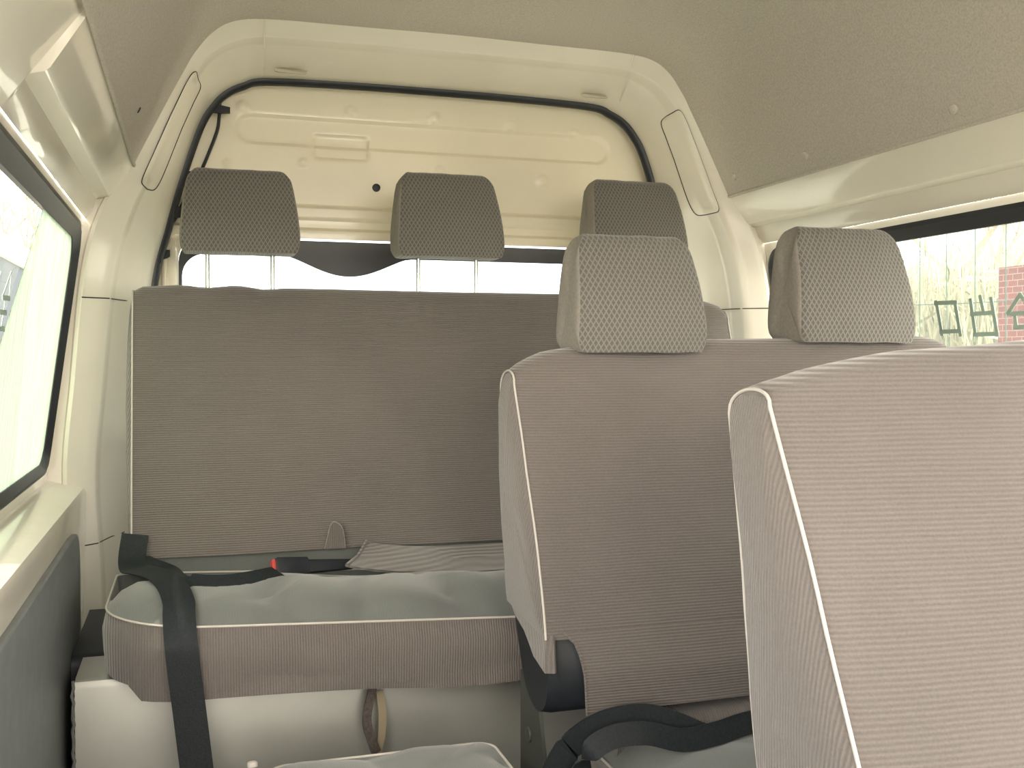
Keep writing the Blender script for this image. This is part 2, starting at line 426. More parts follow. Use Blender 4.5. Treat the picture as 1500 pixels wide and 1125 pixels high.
# ---- roof lining
half_c = [(-.113,1.409),(-.111,1.416),(-.075,1.49),(-.038,1.565),(-.010,1.62),(.013,1.662),(.050,1.708),(.099,1.737),(.18,1.748),(.38,1.750)]
prof = catmull([(x, 0, z) for x, z in half_c+[(XC, 1.752)]+[(mx(x), z) for x, z in reversed(half_c)]], 5)
mb = MB()
rise = lambda y: 0.05*max(0, min(1, (2.0-y)/2.5))
lo_ = lambda p, y: Vector((p.x, y, p.z + (rise(y) if p.z > 1.6 else rise(y)*max(0, (p.z-1.414)/.186))))
ys = [2.352, 2.35, 2.30, 2.0, 1.5, 1.0, .5, 0, -.5, -1.2]
mb.loft([[lo_(p, y) for p in prof] for y in ys], closed=False)
mb.loft([[p+Vector((0, 2.352, 0)) for p in prof], [Vector((XC+(p.x-XC)*1.008, 2.352, p.z+.012)) for p in prof]], closed=False)
# rolled lower edges
for q in (0, -1):
    e = prof[q]; mb.tube([(e.x, y, e.z) for y in (2.34, 1.5, .6, -1.2)], .004, 6)
ceil = struct(mb.build('ceiling', M['lining'], angle=60), 'grey fabric roof lining of the high roof', 'ceiling')
def on_lining(u, v):
    d = ray(u, v); best = None
    for a, b in zip(prof, prof[1:]):
        # intersect the ray with the extruded segment (x,z)
        ex, ez = b.x-a.x, b.z-a.z
        den = d.x*ez-d.z*ex
        if abs(den) < 1e-9: continue
        t = ((a.x-CAM.x)*ez-(a.z-CAM.z)*ex)/den
        if t <= 0: continue
        px, pz = CAM.x+d.x*t, CAM.z+d.z*t
        k = ((px-a.x)*ex+(pz-a.z)*ez)/(ex*ex+ez*ez)
        if -.01 <= k <= 1.01 and (best is None or t < best[0]):
            nn = Vector((ez, 0, -ex)).normalized()
            if nn.dot(d) > 0: nn = -nn
            best = (t, CAM+d*t, nn)
    return best[1], best[2]
def disc(mb, p, n, r, h, k=14):
    n = Vector(n).normalized(); a = n.cross(Vector((0, 1, 0.01))).normalized(); b = n.cross(a)
    rings = []
    for rr, hh in ((1, -.3), (1, .3), (.9, .75), (.6, 1.0), (.01, 1.05)):
        rings.append([p+n*(h*hh)+a*(r*rr*math.cos(2*PI*j/k))+b*(r*rr*math.sin(2*PI*j/k)) for j in range(k)])
    mb.loft(rings, True, True, True)
for u, v, r in ((1397, 160, .0098), (1180, 228, .009), (1075, 259, .009)):
    p, n = on_lining(u, v); b = MB(); disc(b, p, n, r, .0045); b.build('lining_clip', M['lining'], ceil)
p, n = on_lining(201, 165); q, _ = on_lining(205, 157)
b = MB(); b.tube([p+n*.001, p.lerp(q, .5)+n*.0015, q+n*.001], .0012, 6); b.build('torn_slit', M['plastic'], ceil)

# ---- floor
b = MB(); b.box((-.23, -1.2, -.03), (1.43, 2.6, 0)); struct(b.build('floor', M['floor'], smooth=False), 'dark grey vinyl van floor', 'floor')

b = MB(); b.box((-.23, -1.24, .001), (1.43, -1.20, .80)); struct(b.build('wall_front_blocker', M['darktrim'], smooth=False), 'low dark bulkhead out of view, added to block low light from the front', 'wall')  # unseen bulkhead behind the camera, added to shade the floor and lower seats
# ---- tailgate
YT = 2.60
def out_l(z):
    zs = sorted(((p.z, p.x) for p in ring_i[:NB//2]), key=lambda t: t[0])
    return interp(zs, z)
door_mb = MB()
ZB = 1.292
def emboss(x, z):
    d = 0.0
    def stadium(x0, x1, zc, hh):
        dx = max(x0-x, 0, x-x1); return math.hypot(dx, z-zc)-hh
    def sstep(a, b, t): t = max(0, min(1, (t-a)/(b-a))); return t*t*(3-2*t)
    # long stadium recess
    s = stadium(.145, 1.055, 1.560, .040); d += .007*(1-sstep(-.012, .0, s))
    # rounded rectangle recess
    qx, qz = abs(x-.365)-.058, abs(z-1.527)-.020
    s = math.hypot(max(qx, 0), max(qz, 0))+min(max(qx, qz), 0)-.014; d += .006*(1-sstep(-.008, .0, s))
    # round dimples
    for ux, uz, r in ((.125,1.612,.016),(.39,1.620,.017),(.605,1.617,.016),(.812,1.612,.018),(.99,1.60,.018),(.27,1.483,.013),(.62,1.485,.014),(.90,1.47,.02),(.09,1.47,.014)):
        r2 = math.hypot(x-ux, z-uz); d -= .004*(1-sstep(r*.5, r, r2))
    # steps towards the window flange
    d -= .016*(1-sstep(1.368, 1.380, z)); d += .006*(1-sstep(1.338, 1.346, z)); d -= .014*(1-sstep(1.312, 1.322, z))
    return d
nx, nzr = 210, 96
rows = []
for j in range(nzr+1):
    z = ZB+(1.70-ZB)*j/nzr
    xl = out_l(min(z, 1.672))-.03 if z < 1.6 else out_l(1.6)-.03+(z-1.6)*.3
    row = []
    for i in range(nx+1):
        x = xl+(mx(xl)-xl)*i/nx
        row.append((x, YT+emboss(x, z), z))
    rows.append(row)
door_mb.loft(rows, closed=False)
WX0, WX1, WZ0, WZ1 = -.027, 1.227, .74, 1.292
for right in (False, True):
    f_ = mx if right else (lambda x: x)
    rows = []
    for j in range(26):
        z = .08+(1.30-.08)*j/25; xo = out_l(z)-.03
        row = [(f_(xo), YT+.0, z), (f_(xo+.045), YT-.004, z), (f_(-.060), YT-.010, z), (f_(-.050), YT-.014, z), (f_(WX0-.006), YT-.014, z), (f_(WX0), YT+.02, z)]
        rows.append(row)
    door_mb.loft(rows, closed=False)
    # filled corner behind the rounded glass corner
    cx_, cz_ = WX0+.06, WZ1-.06
    arc = [(f_(cx_-.06*math.sin(.5*PI*k/8)), YT-.012, cz_+.06*math.cos(.5*PI*k/8)) for k in range(9)]
    door_mb.add([(f_(WX0-.012), YT-.012, WZ1+.01)]+arc, [(0, k, k+1) for k in range(1, 9)])
door_mb.loft([[(x, YT-.01, .05), (x, YT-.01, WZ0), (x, YT+.02, WZ0)] for x in (-.15, .2, .6, 1.0, 1.35)], closed=False)
tail = struct(door_mb.build('door_1', M['paint_door'], angle=30), 'cream painted tailgate with pressed panel above its wide window', 'door')
b = MB(); disc(b, Vector((.453, YT, 1.43)), (0, -1, 0), .0105, .006); b.build('rubber_plug', M['rubber'], tail, label='round black rubber plug')
# raised flange around the glass
b = MB(); b.tube([(x, YT-.012, z) for x, z in rrect(WX0-.032, WZ0-.02, WX1+.032, WZ1+.012, [.05, .05, .075, .075], 8)], .006, 8, True)
b.build('window_flange', M['paint_door'], tail)
for u, v in ((241, 397), (254, 300)):
    p = atY(u, v, YT-.012); b = MB(); disc(b, p, (0, -1, 0), .005, .004); b.build('screw', M['zinc'], tail)
# window
w_rear = D.objects.new('window_1', None); COL.objects.link(w_rear); w_rear.location = (.6, YT+.02, 1.0)
struct(w_rear, 'wide rear window in the tailgate, sky behind it burnt out white', 'window')
gl = rrect(WX0, WZ0, WX1, WZ1, .06, 8)
b = MB(); b.loft([[(x, YT+.022, z) for x, z in gl], [(x, YT+.026, z) for x, z in gl]], True, True, True); b.build('pane', M['glass'], w_rear, smooth=False)
inn = rrect(WX0+.008, WZ0+.03, WX1-.008, WZ1-.040, [.03, .03, .055, .055], 8)
top = []
def low_edge(x):
    t = (x-.385)/.155
    return (WZ1-.040)-(.048*math.cos(max(-1, min(1, t))*PI/2)**1.3 if abs(t) < 1 else 0)
b = MB()
b.loft([[(x, YT+.019, z) for x, z in gl], [(x, YT+.019, z) for x, z in inn]], True)
seg = [.19+.39*k/24 for k in range(25)]
b.loft([[(x, YT+.0185, WZ1-.03) for x in seg], [(x, YT+.0185, low_edge(x)) for x in seg], [(x, YT+.0215, low_edge(x)) for x in seg]], closed=False)
b.build('black_border', M['frit'], w_rear, smooth=False, label='black band along the top of the glass with a rounded bulge')

# ---- lower trims
b = MB()
poly = [(-1.2, .06), (2.115, .06), (2.12, .60)] + [(2.12-.05*(1-math.cos(a*PI/2)), .60+.068*math.sin(a*PI/2)) for a in (.25, .5, .75, 1)] + [(2.0, .672), (-1.2, .672)]
b.loft([[(-.217, y, z) for y, z in poly], [(-.208, y, z) for y, z in poly], [(-.206, y+(-.004 if y > 1 else .004), z-.003) for y, z in poly]], True, True, True)
t1 = struct(b.build('trim_1', M['darktrim'], angle=30), 'dark grey lower trim panel on the left wall below the sill', 'trim')
b = MB()
b.loft([[(x, y, z) for y, z in rrect(1.93, .01, 2.30, .475, .02, 3)] for x in (-.205, -.150)], True, True, True)
struct(b.build('trim_2', M['plastic']), 'black plastic cover in the corner left of the rear bench', 'trim')
# pale metal riser under the rear bench
b = MB()
b.loft([[(x, y, z) for y, z in [(1.80, .0), (1.80, .455), (1.805, .466), (1.815, .47), (2.30, .47), (2.30, .0)]] for x in (-.186, -.165, .1, .3, .56, 1.36)], True, True, True)
ris = struct(b.build('trim_3', M['riser'], angle=30), 'pale metal box under the rear bench', 'trim')
b = MB(); zz = [.47-.012*k for k in range(39)]
b.tube([(-.1885+.0018*math.sin(k*2.4), 1.799, z) for k, z in enumerate(zz)], .0028, 6); b.build('edge_strip', M['zinc'], ris, label='bright ragged metal edge')

# ------------------------------------------------------------------ seats
def profile(front, topz, back, nb=16, bulge=.012):
    """closed side outline (y,z): front line, rounded top, back line, bottom"""
    (fy0, fz0), (fy1, fz1) = front; (by1, bz1), (by0, bz0) = back
    P = []
    for k in range(nb):
        t = k/nb; P.append((fy0+(fy1-fy0)*t-bulge*math.sin(PI*t)*.9, fz0+(fz1-fz0)*t))
    ym, hw = (fy1+by1)/2, (by1-fy1)/2
    for k in range(13):
        a = PI-PI*k/12; zb = fz1+(bz1-fz1)*k/12
        P.append((ym+hw*math.cos(a), zb+(topz-max(fz1, bz1))*math.sin(a)**.8))
    for k in range(1, nb+1):
        t = k/nb; P.append((by1+(by0-by1)*t+.010*math.sin(PI*t), bz1+(bz0-bz1)*t))
    for k in range(1, 5):
        t = k/5; P.append((by0+(fy0-by0)*t, bz0+(fz0-bz0)*t))
    return P
def padded(name, x0, x1, prof, ztab, mats, root, zb, zref, seed, puff=.010, sag=.006, nxs=40, pipes=(True, True), wr=.004):
    """cushion-like body: side outline swept across the seat, gussets at both ends, piping on the seams"""
    cy = sum(p[0] for p in prof)/len(prof); cz = sum(p[1] for p in prof)/len(prof)
    def ring(x, inset, dx=0):
        zt = interp(ztab, min(x-x0, 10)); s = (zt-zb)/(zref-zb)
        out = []
        e = min(x-x0, x1-x)/(x1-x0)
        for (y, z) in prof:
            d = math.hypot(y-cy, z-cz) or 1
            yy = y-(y-cy)/d*inset*1.0; z2 = z-(z-cz)/d*inset
            z2 = zb+(z2-zb)*s if z2 > zb else z2
            k = nz((x*2.2+seed, yy*5, z2*5), 1.3)*wr + nz((x*7+seed, yy*3, z2*16), 1.0)*wr*.35
            fr = -1 if y < cy else 1
            yy += fr*puff*math.sin(PI*min(1, e*3)/2)*(.4+.6*math.sin(PI*max(0, min(1, (z-zb)/(zref-zb))))) + k
            out.append((x+dx, yy, z2+k*.6))
        return out
    mb = MB()
    xs = [x0, x0+.004, x0+.010, x0+.02] + [x0+.02+(x1-x0-.04)*k/nxs for k in range(1, nxs)] + [x1-.02, x1-.010, x1-.004, x1]
    ins = {0: .004, 1: .001, 2: 0}
    rings = [ring(x, ins.get(min(i, len(xs)-1-i), 0)) for i, x in enumerate(xs)]
    mb.loft(rings, True)
    n = len(prof)
    for side, rr, sg in ((0, rings[0], -1), (1, rings[-1], 1)):
        c = Vector((sum(p[0] for p in rr)/n, sum(p[1] for p in rr)/n, sum(p[2] for p in rr)/n))
        caps = [[Vector(p) for p in rr]]
        for q, bl in ((.86, .006), (.6, .010), (.3, .012)):
            caps.append([c.lerp(Vector(p), q)+Vector((sg*bl+nz((p[1]*9+seed, p[2]*9, q), 1)*.003, 0, 0)) for p in rr])
        if sg > 0: caps = [list(reversed(r)) for r in caps]
        mb.loft(caps[::-1], True, True, False, mi=1)
    o = mb.build(name, mats, root, angle=70)
    for i, (rr, sg) in enumerate(((rings[1], -1), (rings[-2], 1))):
        if not pipes[i]: continue
        nfront = n-5
        pb = MB(); pb.tube([Vector(p)+Vector((sg*.003, 0, 0)) for p in rr[:nfront]], .0018, 6)
        pb.build('piping', M['piping'], o, label='pale piping along the side seam')
    return o, rings

def headrest(root, xc, w, z0, z1, yf, mats, post_z=None, post_dx=.068, seed=0, th=.105, lean=.03):
    h = z1-z0
    side = [(0, 0), (-.004, .012), (-.010, .20), (-.006, .5), (.010, .82), (.022, .955), (.040, 1.0), (.062, .99), (.078, .95), (th-.012, .75), (th, .35), (th+.002, .12), (th-.008, .012), (th-.03, 0), (.05, -.006), (.02, -.004)]
    pr = [Vector((0, yf+y+lean*t, z0+t*h)) for y, t in side]
    # smooth closed outline
    P = []
    m = len(pr)
    for i in range(m):
        p0, p1, p2, p3 = pr[i-1], pr[i], pr[(i+1) % m], pr[(i+2) % m]
        for k in range(3):
            t = k/3; P.append(0.5*((2*p1)+(-p0+p2)*t+(2*p0-5*p1+4*p2-p3)*t*t+(-p0+3*p1-3*p2+p3)*t*t*t))
    cy = sum(p.y for p in P)/len(P); cz = sum(p.z for p in P)/len(P)
    def ring(q, inset):
        out = []
        for p in P:
            t = max(0, min(1, (p.z-z0)/h))
            hw = w/2*(1-.15*t**1.6)-.010*max(0, (t-.86)/.14)**2*1.2-.006*max(0, (.08-t)/.08)
            yy = cy+(p.y-cy)*(1-inset)-(.010*(1-q*q) if p.y < cy else 0); z_ = cz+(p.z-cz)*(1-inset*.55)
            out.append((xc+q*hw, yy+nz((q*2+seed, t*3, 0), 1.5)*.002, z_+nz((q*3+seed, p.y*9, 1), 1)*.0015))
        return out
    mb = MB()
    qs = [(-1, .05), (-.985, .02), (-.95, .0)] + [(-.95+1.9*k/16, 0) for k in range(1, 16)] + [(.95, 0), (.985, .02), (1, .05)]
    R = [ring(q, i) for q, i in qs]
    mb.loft(R, True)
    o = mb.build('headrest', mats[0], root, angle=75)
    for rr, sg in ((R[0], -1), (R[-1], 1)):
        n = len(rr); c = Vector([sum(p[i] for p in rr)/n for i in range(3)])
        caps = [[Vector(p) for p in rr]]
        for q, bl in ((.97, .002), (.85, .0045), (.55, .0065), (.2, .007)):
            caps.append([c.lerp(Vector(p), q)+Vector((sg*bl, 0, 0)) for p in rr])
        if sg > 0: caps = [list(reversed(r)) for r in caps]
        sb = MB(); sb.loft(caps[::-1], True, True, False); sb.build('side_panel', mats[1], o, angle=80)
    if post_z is not None:
        for s in (-1, 1):
            pb = MB(); ym = yf+th*.5
            pb.tube([(xc+s*post_dx, ym, post_z), (xc+s*post_dx, ym, z0+.04)], .0048, 10); pb.build('post', M['chrome'], o, label='bare metal headrest post')
    return o

def cushion(name, x0, x1, y0, y1, zb, zp, zt, mats, root, rf=.09, tilt=0.0, seed=0, wr=.006, cut=None, crest=.0, fall=0.0):
    """seat base: rounded plan, upright skirt, piping at the top edge of the skirt, soft wrinkled top"""
    N_ = 14
    def plan(inset):
        r = max(.02, rf-inset*.3); rb = max(.012, .03-inset*.2)
        pts = rrect(x0+inset, y0+inset, x1-inset, y1-inset, [r, r, rb, rb], N_)
        # add points along the long edges
        out = []
        m = len(pts)
        for i in range(m):
            a = Vector((pts[i][0], pts[i][1], 0)); b = Vector((pts[(i+1) % m][0], pts[(i+1) % m][1], 0))
            k = 70 if (i % (N_+1)) == N_ and abs(b.x-a.x) > abs(b.y-a.y) else (24 if (i % (N_+1)) == N_ else 1)
            for q in range(k): out.append(a.lerp(b, q/k))
        return out
    rings = []
    lv = [(.02, zb+.002), (.0, zb), (-.004, zb+(zp-zb)*.35), (-.006, zb+(zp-zb)*.7), (0, zp-.004), (.000, zp), (.008, zp+(zt-zp)*.38), (.022, zp+(zt-zp)*.70), (.048, zp+(zt-zp)*.93), (.09, zt), (.15, zt+crest*.5), (.20, zt+crest)]
    mi = []
    for li, (ins, z) in enumerate(lv):
        r = []
        for p in plan(ins):
            zz = z-tilt*(p.x-x0)
            k = (zz-zb)/(zp-zb)
            if li <= 1 and cut: zz += cut(p.x, p.y)
            wy = 0
            if 1 <= li <= 3: wy = nz((p.x*9+seed, z*18, 3), 1)*wr*.7 - .5*wr
            if li >= 6:
                q = max(0, min(1, (p.y-(y0+.17))/(y1-y0-.17))); zz -= fall*q*q*(3-2*q)
                fo = max(0, 1-abs(nz((p.x*5.5+seed, p.y*3, 9), 1))*3)**2*wr*2.0*(1 if li < 10 else .4); zz -= fo; wy += fo*.8
                zz += nz((p.x*6+seed, p.y*8, 0), 1)*wr*1.1 + .45*wr*nz((p.x*22+seed, p.y*7, 5), 1)
            r.append(Vector((p.x, p.y+(wy if p.y < (y0+y1)/2 else 0), zz)))
        rings.append(r)
    mb = MB()
    mb.loft(rings[:6], True, True, False, mi=0)
    mb.loft(rings[5:], True, False, False, mi=1)
    # close the top as a strip grid: join the last ring to its centre line
    last = rings[-1]; ym = (y0+y1)/2
    ctr = []
    for p in last:
        q = max(0, min(1, (ym-(y0+.17))/(y1-y0-.17))); cx_ = min(max(p.x, x0+.22), x1-.22)
        ctr.append(Vector((cx_, ym, zt+crest-tilt*(cx_-x0)-fall*q*q*(3-2*q)+nz((cx_*6+seed, ym*8, 0), 1)*wr*.8)))
    mid = [a.lerp(c, .5) for a, c in zip(last, ctr)]
    mb.loft([last, mid, ctr], True, mi=1)
    o = mb.build(name, mats, root, angle=60)
    pb = MB(); pb.tube([p+Vector((0, 0, .001)) for p in rings[5]], .0020, 6, True); pb.build('piping', M['piping'], o, label='pale piping around the cushion edge')
    return o

# ---- rear bench
rear = empty('bench_seat', (.575, 2.0, 0), 'wide grey rear bench against the tailgate with three headrests on bare posts', 'seat')
profC = profile(((2.115, .605), (2.245, 1.115)), 1.150, ((2.325, 1.11), (2.275, .60)), bulge=.008)
ztC = [(0, 1.140), (.02, 1.150), (.10, 1.156), (.145, 1.150), (.21, 1.157), (.27, 1.148), (.31, 1.152), (.60, 1.151), (.95, 1.151), (1.30, 1.146), (1.36, 1.13), (1.38, 1.11)]
backC, ringsC = padded('backrest', -.115, 1.262, profC, ztC, [M['cordZ'], M['cordY']], rear, .605, 1.150, 3.1, puff=.006, wr=.004, nxs=60)
def cutC(x, y):
    z = 0
    if x < -.07 and y < 1.8: z += .035*max(0, min(1, (-.07-x)/.04))
    return z+.006*math.sin(x*7)
cushC = cushion('cushion', -.140, 1.27, 1.69, 2.125, .476, .577, .621, [M['cordX'], M['cushtop']], rear, rf=.16, tilt=.045/1.0, seed=1.7, wr=.011, crest=.002, fall=.075)
b = MB(); b.loft([[(x, y, z) for y, z in rrect(2.126, .472, 2.27, .612, .02, 3)] for x in (-.10, .6, 1.25)], True, True, True)
b.build('lower_cover', M['cushtop'], rear, angle=30)
# hanging skirt of the loose cover along the front
b = MB(); rings = []
xs = [-.136, -.133, -.128]+[-.12+.02*k for k in range(69)]
for zt_ in (0, .35, .7, 1.0):
    r = []
    for x in xs:
        hem = .455-.05*max(0, x)*.6+.004*math.sin(x*11)+(.05*max(0, (-.085-x)/.035) if x < -.085 else 0)
        topz = .500-.045*(x+.14)
        r.append((x, 1.683+(.16-math.sqrt(max(0, .16**2-(.02-x)**2)) if x < .02 else 0)+.004*math.sin(x*19+zt_*2)*zt_, topz+(hem-topz)*zt_))
    rings.append(r)
b.loft(rings, closed=False); b.loft([[(x, y+.004, z) for x, y, z in r] for r in rings][::-1], closed=False)
b.build('cover_skirt', M['cordX'], cushC)
for xc_, z0_, z1_, s_ in ((.103, 1.222, 1.408, 1), (.563, 1.226, 1.423, 2), (1.028, 1.228, 1.430, 3)):
    headrest(rear, xc_, .244, z0_, z1_, 2.245, [M['net'], M['hside']], post_z=1.12, seed=s_, th=.095)
# small split in the lower edge of the backrest cover where the buckle comes out
b = MB(); p = [atY(476, 804, 2.098), atY(484, 770, 2.098), atY(492, 765, 2.098), atY(502, 775, 2.100), atY(506, 803, 2.104)]
b.tube(catmull(p, 4), .0011, 5); b.build('cover_slit', M['hside'], backC)
b = MB(); b.add([q+Vector((0, -.001, 0)) for q in p], [(0, 1, 2, 3, 4)]); b.add([q+Vector((0, .002, 0)) for q in p], [(4, 3, 2, 1, 0)])
b.build('slit_lining', M['cordX'], backC)
# loose cover flap folded on the cushion behind the buckle
b = MB()
fl = [[atY(u, v, y) for u, v, y in r] for r in (
    [(537, 793, 2.085), (562, 797, 2.09), (620, 800, 2.10), (690, 797, 2.10), (745, 795, 2.10), (860, 795, 2.1)],
    [(524, 815, 2.04), (560, 812, 2.04), (620, 810, 2.05), (680, 818, 2.05), (745, 812, 2.05), (860, 812, 2.05)],
    [(508, 828, 1.97), (555, 835, 1.96), (620, 838, 1.95), (680, 838, 1.95), (745, 834, 1.95), (860, 834, 1.95)])]
fl = [catmull(r, 4) for r in fl]
fl = [[a.lerp(b_, 0) for a, b_ in zip(r, r)] for r in fl]
b.loft(fl, closed=False); b.loft([[p+Vector((0, .002, -.004)) for p in r] for r in fl[::-1]], closed=False)
b.tube([r[0] for r in fl], .004, 6); 
b.build('cover_flap', [M['cordZ'], M['piping']], cushC)

# ---- two-seat rows
def double_seat(kind, x0, x1, profl, zb, zref, ztab, label, seed, cz, cy0, cy1, cx0, matk, group='two-seat rows'):
    root = empty('double_seat', ((x0+x1)/2, (cy0+cy1)/2, 0), label, 'seat', group)
    bk, rings = padded('backrest', x0, x1, profl, ztab, [M['cordZ'], M['cordY']], root, zb, zref, seed, puff=.012, wr=.008, nxs=44)
    cu = cushion('cushion', cx0, x1, cy0, cy1, cz-.10, cz-.025, cz+.02, [M['cordX'], M['foldtop']], root, rf=.07, seed=seed, wr=.008, crest=.006)
    b = MB()
    b.box((cx0+.05, cy0+.06, cz-.135), (x1-.04, cy1-.01, cz-.101))
    b.build('seat_pan', M['plastic'], root, smooth=False)
    for xx in (cx0+.06, x1-.10):
        for yy in (cy0+.08, cy1-.08):
            lb = MB(); lb.box((xx, yy, .0), (xx+.035, yy+.045, cz-.13)); lb.build('leg', M['olive'], root, smooth=False)
    return root, bk, cu
profB = profile(((1.392, .588), (1.543, .968)), .995, ((1.622, .962), (1.580, .600)), bulge=.010)
ztB = [(0, .978), (.012, .990), (.03, 1.000), (.06, 1.012), (.12, 1.020), (.33, 1.030), (.75, 1.044), (.80, 1.043), (.825, 1.036), (.845, 1.015)]
seatB, bkB, cuB = double_seat('B', .487, 1.332, profB, .588, .995, ztB, 'middle grey-brown two-seat row with two lozenge-net headrests', 5.3, .43, .98, 1.47, .575, 'B')
headrest(seatB, .706, .228, 1.008, 1.205, 1.535, [M['net'], M['hside']], seed=11, th=.100, lean=.02)
headrest(seatB, 1.118, .236, 1.026, 1.233, 1.535, [M['net'], M['hside']], seed=12, th=.100, lean=.02)
# black core showing below the cover, with the cover's front flap and side tail
b = MB()
core = [(q.y, q.z) for q in catmull([(0, 1.415, .600), (0, 1.402, .54), (0, 1.410, .49), (0, 1.440, .465), (0, 1.48, .468), (0, 1.52, .50), (0, 1.572, .60)], 4)]
b.loft([[(x, y+(.010 if x < .51 else 0), z) for y, z in core] for x in (.498, .512, .9, 1.31, 1.325)], True, True, True)
b.build('backrest_core', M['plastic'], seatB, angle=50)
b = MB(); b.loft([[(x, y, z+.006*math.sin(x*23)) for y, z in rrect(1.365, .40, 1.45, .472, .025, 4)] for x in [.59+.73*k/30 for k in range(31)]], True, True, True)
b.build('rear_fold', M['cordX'], cuB)
b = MB(); rows_ = []
nxf = 40
for j in range(9):
    t = j/8; row = []
    for i in range(nxf+1):
        s = i/nxf
        xl = interp([(0, .512), (.12, .528), (.3, .536), (.6, .541), (1, .546)], t)
        x = xl+(1.33-xl)*s
        z = .600+(.478-.600)*t+.010*math.sin(s*5)*t-.012*s*t
        y = interp([(0, 1.383), (.5, 1.366), (1, 1.372)], t)+.005*math.sin(x*15)*t
        row.append((x, y, z))
    rows_.append(row)
b.loft(rows_, closed=False); b.loft([[(x, y+.004, z) for x, y, z in r] for r in rows_][::-1], closed=False)
b.loft([rows_[-1], [(x, y+.004, z) for x, y, z in rows_[-1]]], closed=False)
b.tube([r[0] for r in rows_], .002, 5)
b.build('cover_flap', M['cordZ'], bkB)
b = MB()
tl = [[(.489, 1.570, .605), (.489, 1.48, .600), (.489, 1.398, .596), (.498, 1.388, .596)],
      [(.489, 1.545, .590), (.488, 1.47, .570), (.487, 1.395, .565), (.499, 1.386, .565)],
      [(.490, 1.50, .575), (.488, 1.45, .550), (.487, 1.395, .540), (.500, 1.386, .541)]]
b.loft(tl, closed=False); b.loft([[(x+.003, y+.003, z) for x, y, z in r] for r in tl[::-1]], closed=False)
b.build('side_tail', M['cordY'], bkB)
b = MB()
b.loft([[(x, y, z) for y, z in [(1.40, .02), (1.475, .02), (1.55, .30), (1.55, .50), (1.48, .52), (1.44, .40)]] for x in (.500, .506)], True, True, True)
disc(b, Vector((.499, 1.505, .41)), (-1, 0, 0), .012, .003)
b.build('side_bracket', M['olive'], seatB, smooth=False)

profA = profile(((.583, .480), (.797, .968)), .988, ((.868, .958), (.775, .480)), bulge=.006)
ztA = [(0, .972), (.012, .980), (.03, .984), (.06, .993), (.10, 1.000), (.16, 1.010), (.33, 1.022), (.75, 1.03), (.82, 1.02), (.845, 1.0)]
seatA, bkA, cuA = double_seat('A', .490, 1.335, profA, .480, .988, ztA, 'nearest grey-brown two-seat row without headrests', 9.1, .43, .16, .66, .50, 'A')

# ---- folded aisle seat
fs = empty('folding_seat', (.31, 1.3, 0), 'folded aisle seat with grey-green top beside the middle row', 'seat')
cu = cushion('cushion', .10, .438, 1.08, 1.505, .33, .405, .425, [M['cordX'], M['foldtop']], fs, rf=.05, seed=4.4, wr=.005)
b = MB(); b.box((.18, 1.15, .28), (.41, 1.45, .329)); b.build('seat_pan', M['plastic'], fs, smooth=False)
for xx in (.17, .36):
    for yy in (1.17, 1.40):
        lb = MB(); lb.box((xx, yy, 0), (xx+.03, yy+.03, .279)); lb.build('leg', M['olive'], fs, smooth=False)
b = MB(); p = atZ(370, 1124, .395)
disc(b, Vector((p.x, p.y, .398)), (0, .2, 1), .008, .006); b.build('release_knob', M['piping'], fs, label='small white knob')

from mathutils.bvhtree import BVHTree
def bvh(objs):
    v = []; f = []
    for o in objs:
        n = len(v); w0 = wloc(o)
        v += [tuple(Vector(q.co)+w0) for q in o.data.vertices]; f += [[i+n for i in p.vertices] for p in o.data.polygons]
    return BVHTree.FromPolygons(v, f)
BV_C = bvh([cushC, backC]+[o for o in D.objects if o.name in ('cover_skirt', 'lower_cover')])

def lay(bv, u, v, off):
    """a point lying on a seat, with the surface normal"""
    d = ray(u, v).normalized(); h, n, i, t = bv.ray_cast(CAM, d)
    if n.dot(d) > 0: n = -n
    return h+n*off, n
def across(pts, nrm):
    out = []
    for i, p in enumerate(pts):
        t = (pts[min(len(pts)-1, i+1)]-pts[max(0, i-1)]); out.append(Vector(nrm[i]).cross(t).normalized())
    for a, b in zip(out, out[1:]):
        if a.dot(b) < 0: b.negate()
    return out
# ------------------------------------------------------------------ belts and small things
def strap(name, pts, wd, width, mat, parent=None, n=6):
    c = catmull(pts, n); w = catmull(wd, n)
    b = MB(); b.ribbon(c, w, width)
    return b.build(name, mat, parent, angle=50)
X_, Y_, Z_ = (1, 0, 0), (0, 1, 0), (0, 0, 1)
q = [lay(BV_C, u, v, o) for u, v, o in ((236, 852, .010), (252, 866, .010), (262, 888, .008), (263, 905, .006))]
pts = [Vector((-.106, 2.112, .655)), Vector((-.111, 2.085, .616)), Vector((-.104, 2.02, .607)), Vector((-.082, 1.94, .617))]+[a for a, _ in q]+[atY(265, 940, 1.672), atY(270, 985, 1.668), atY(278, 1045, 1.668), atY(291, 1150, 1.665), atY(296, 1200, 1.66)]
nr = [Vector((0, -1, 0)), Vector((0, -.7, .7)), Vector((-.1, -.3, 1)), Vector((-.1, -.1, 1))]+[n for _, n in q]+[Vector((0, -1, 0))]*5
belt1 = strap('seat_belt', pts, across(pts, nr), .050, M['web'])
tag(belt1, 'black seat belt webbing hanging over the front of the rear bench, left end', 'seat belt', 'seat belts')
q = [lay(BV_C, u, v, .005) for u, v in ((262, 853), (300, 857), (340, 856), (380, 850), (408, 842))]
pts = [Vector((-.095, 2.08, .612)), Vector((-.075, 2.05, .606)), Vector((-.045, 2.01, .602))]+[a for a, _ in q]
nr = [Vector((0, -.4, 1)), Vector((0, -.5, 1)), Vector((0, -.6, 1))]+[n+Vector((0, -.6, 0)) for _, n in q]
belt2 = strap('seat_belt', pts, across(pts, nr), .036, M['web'])
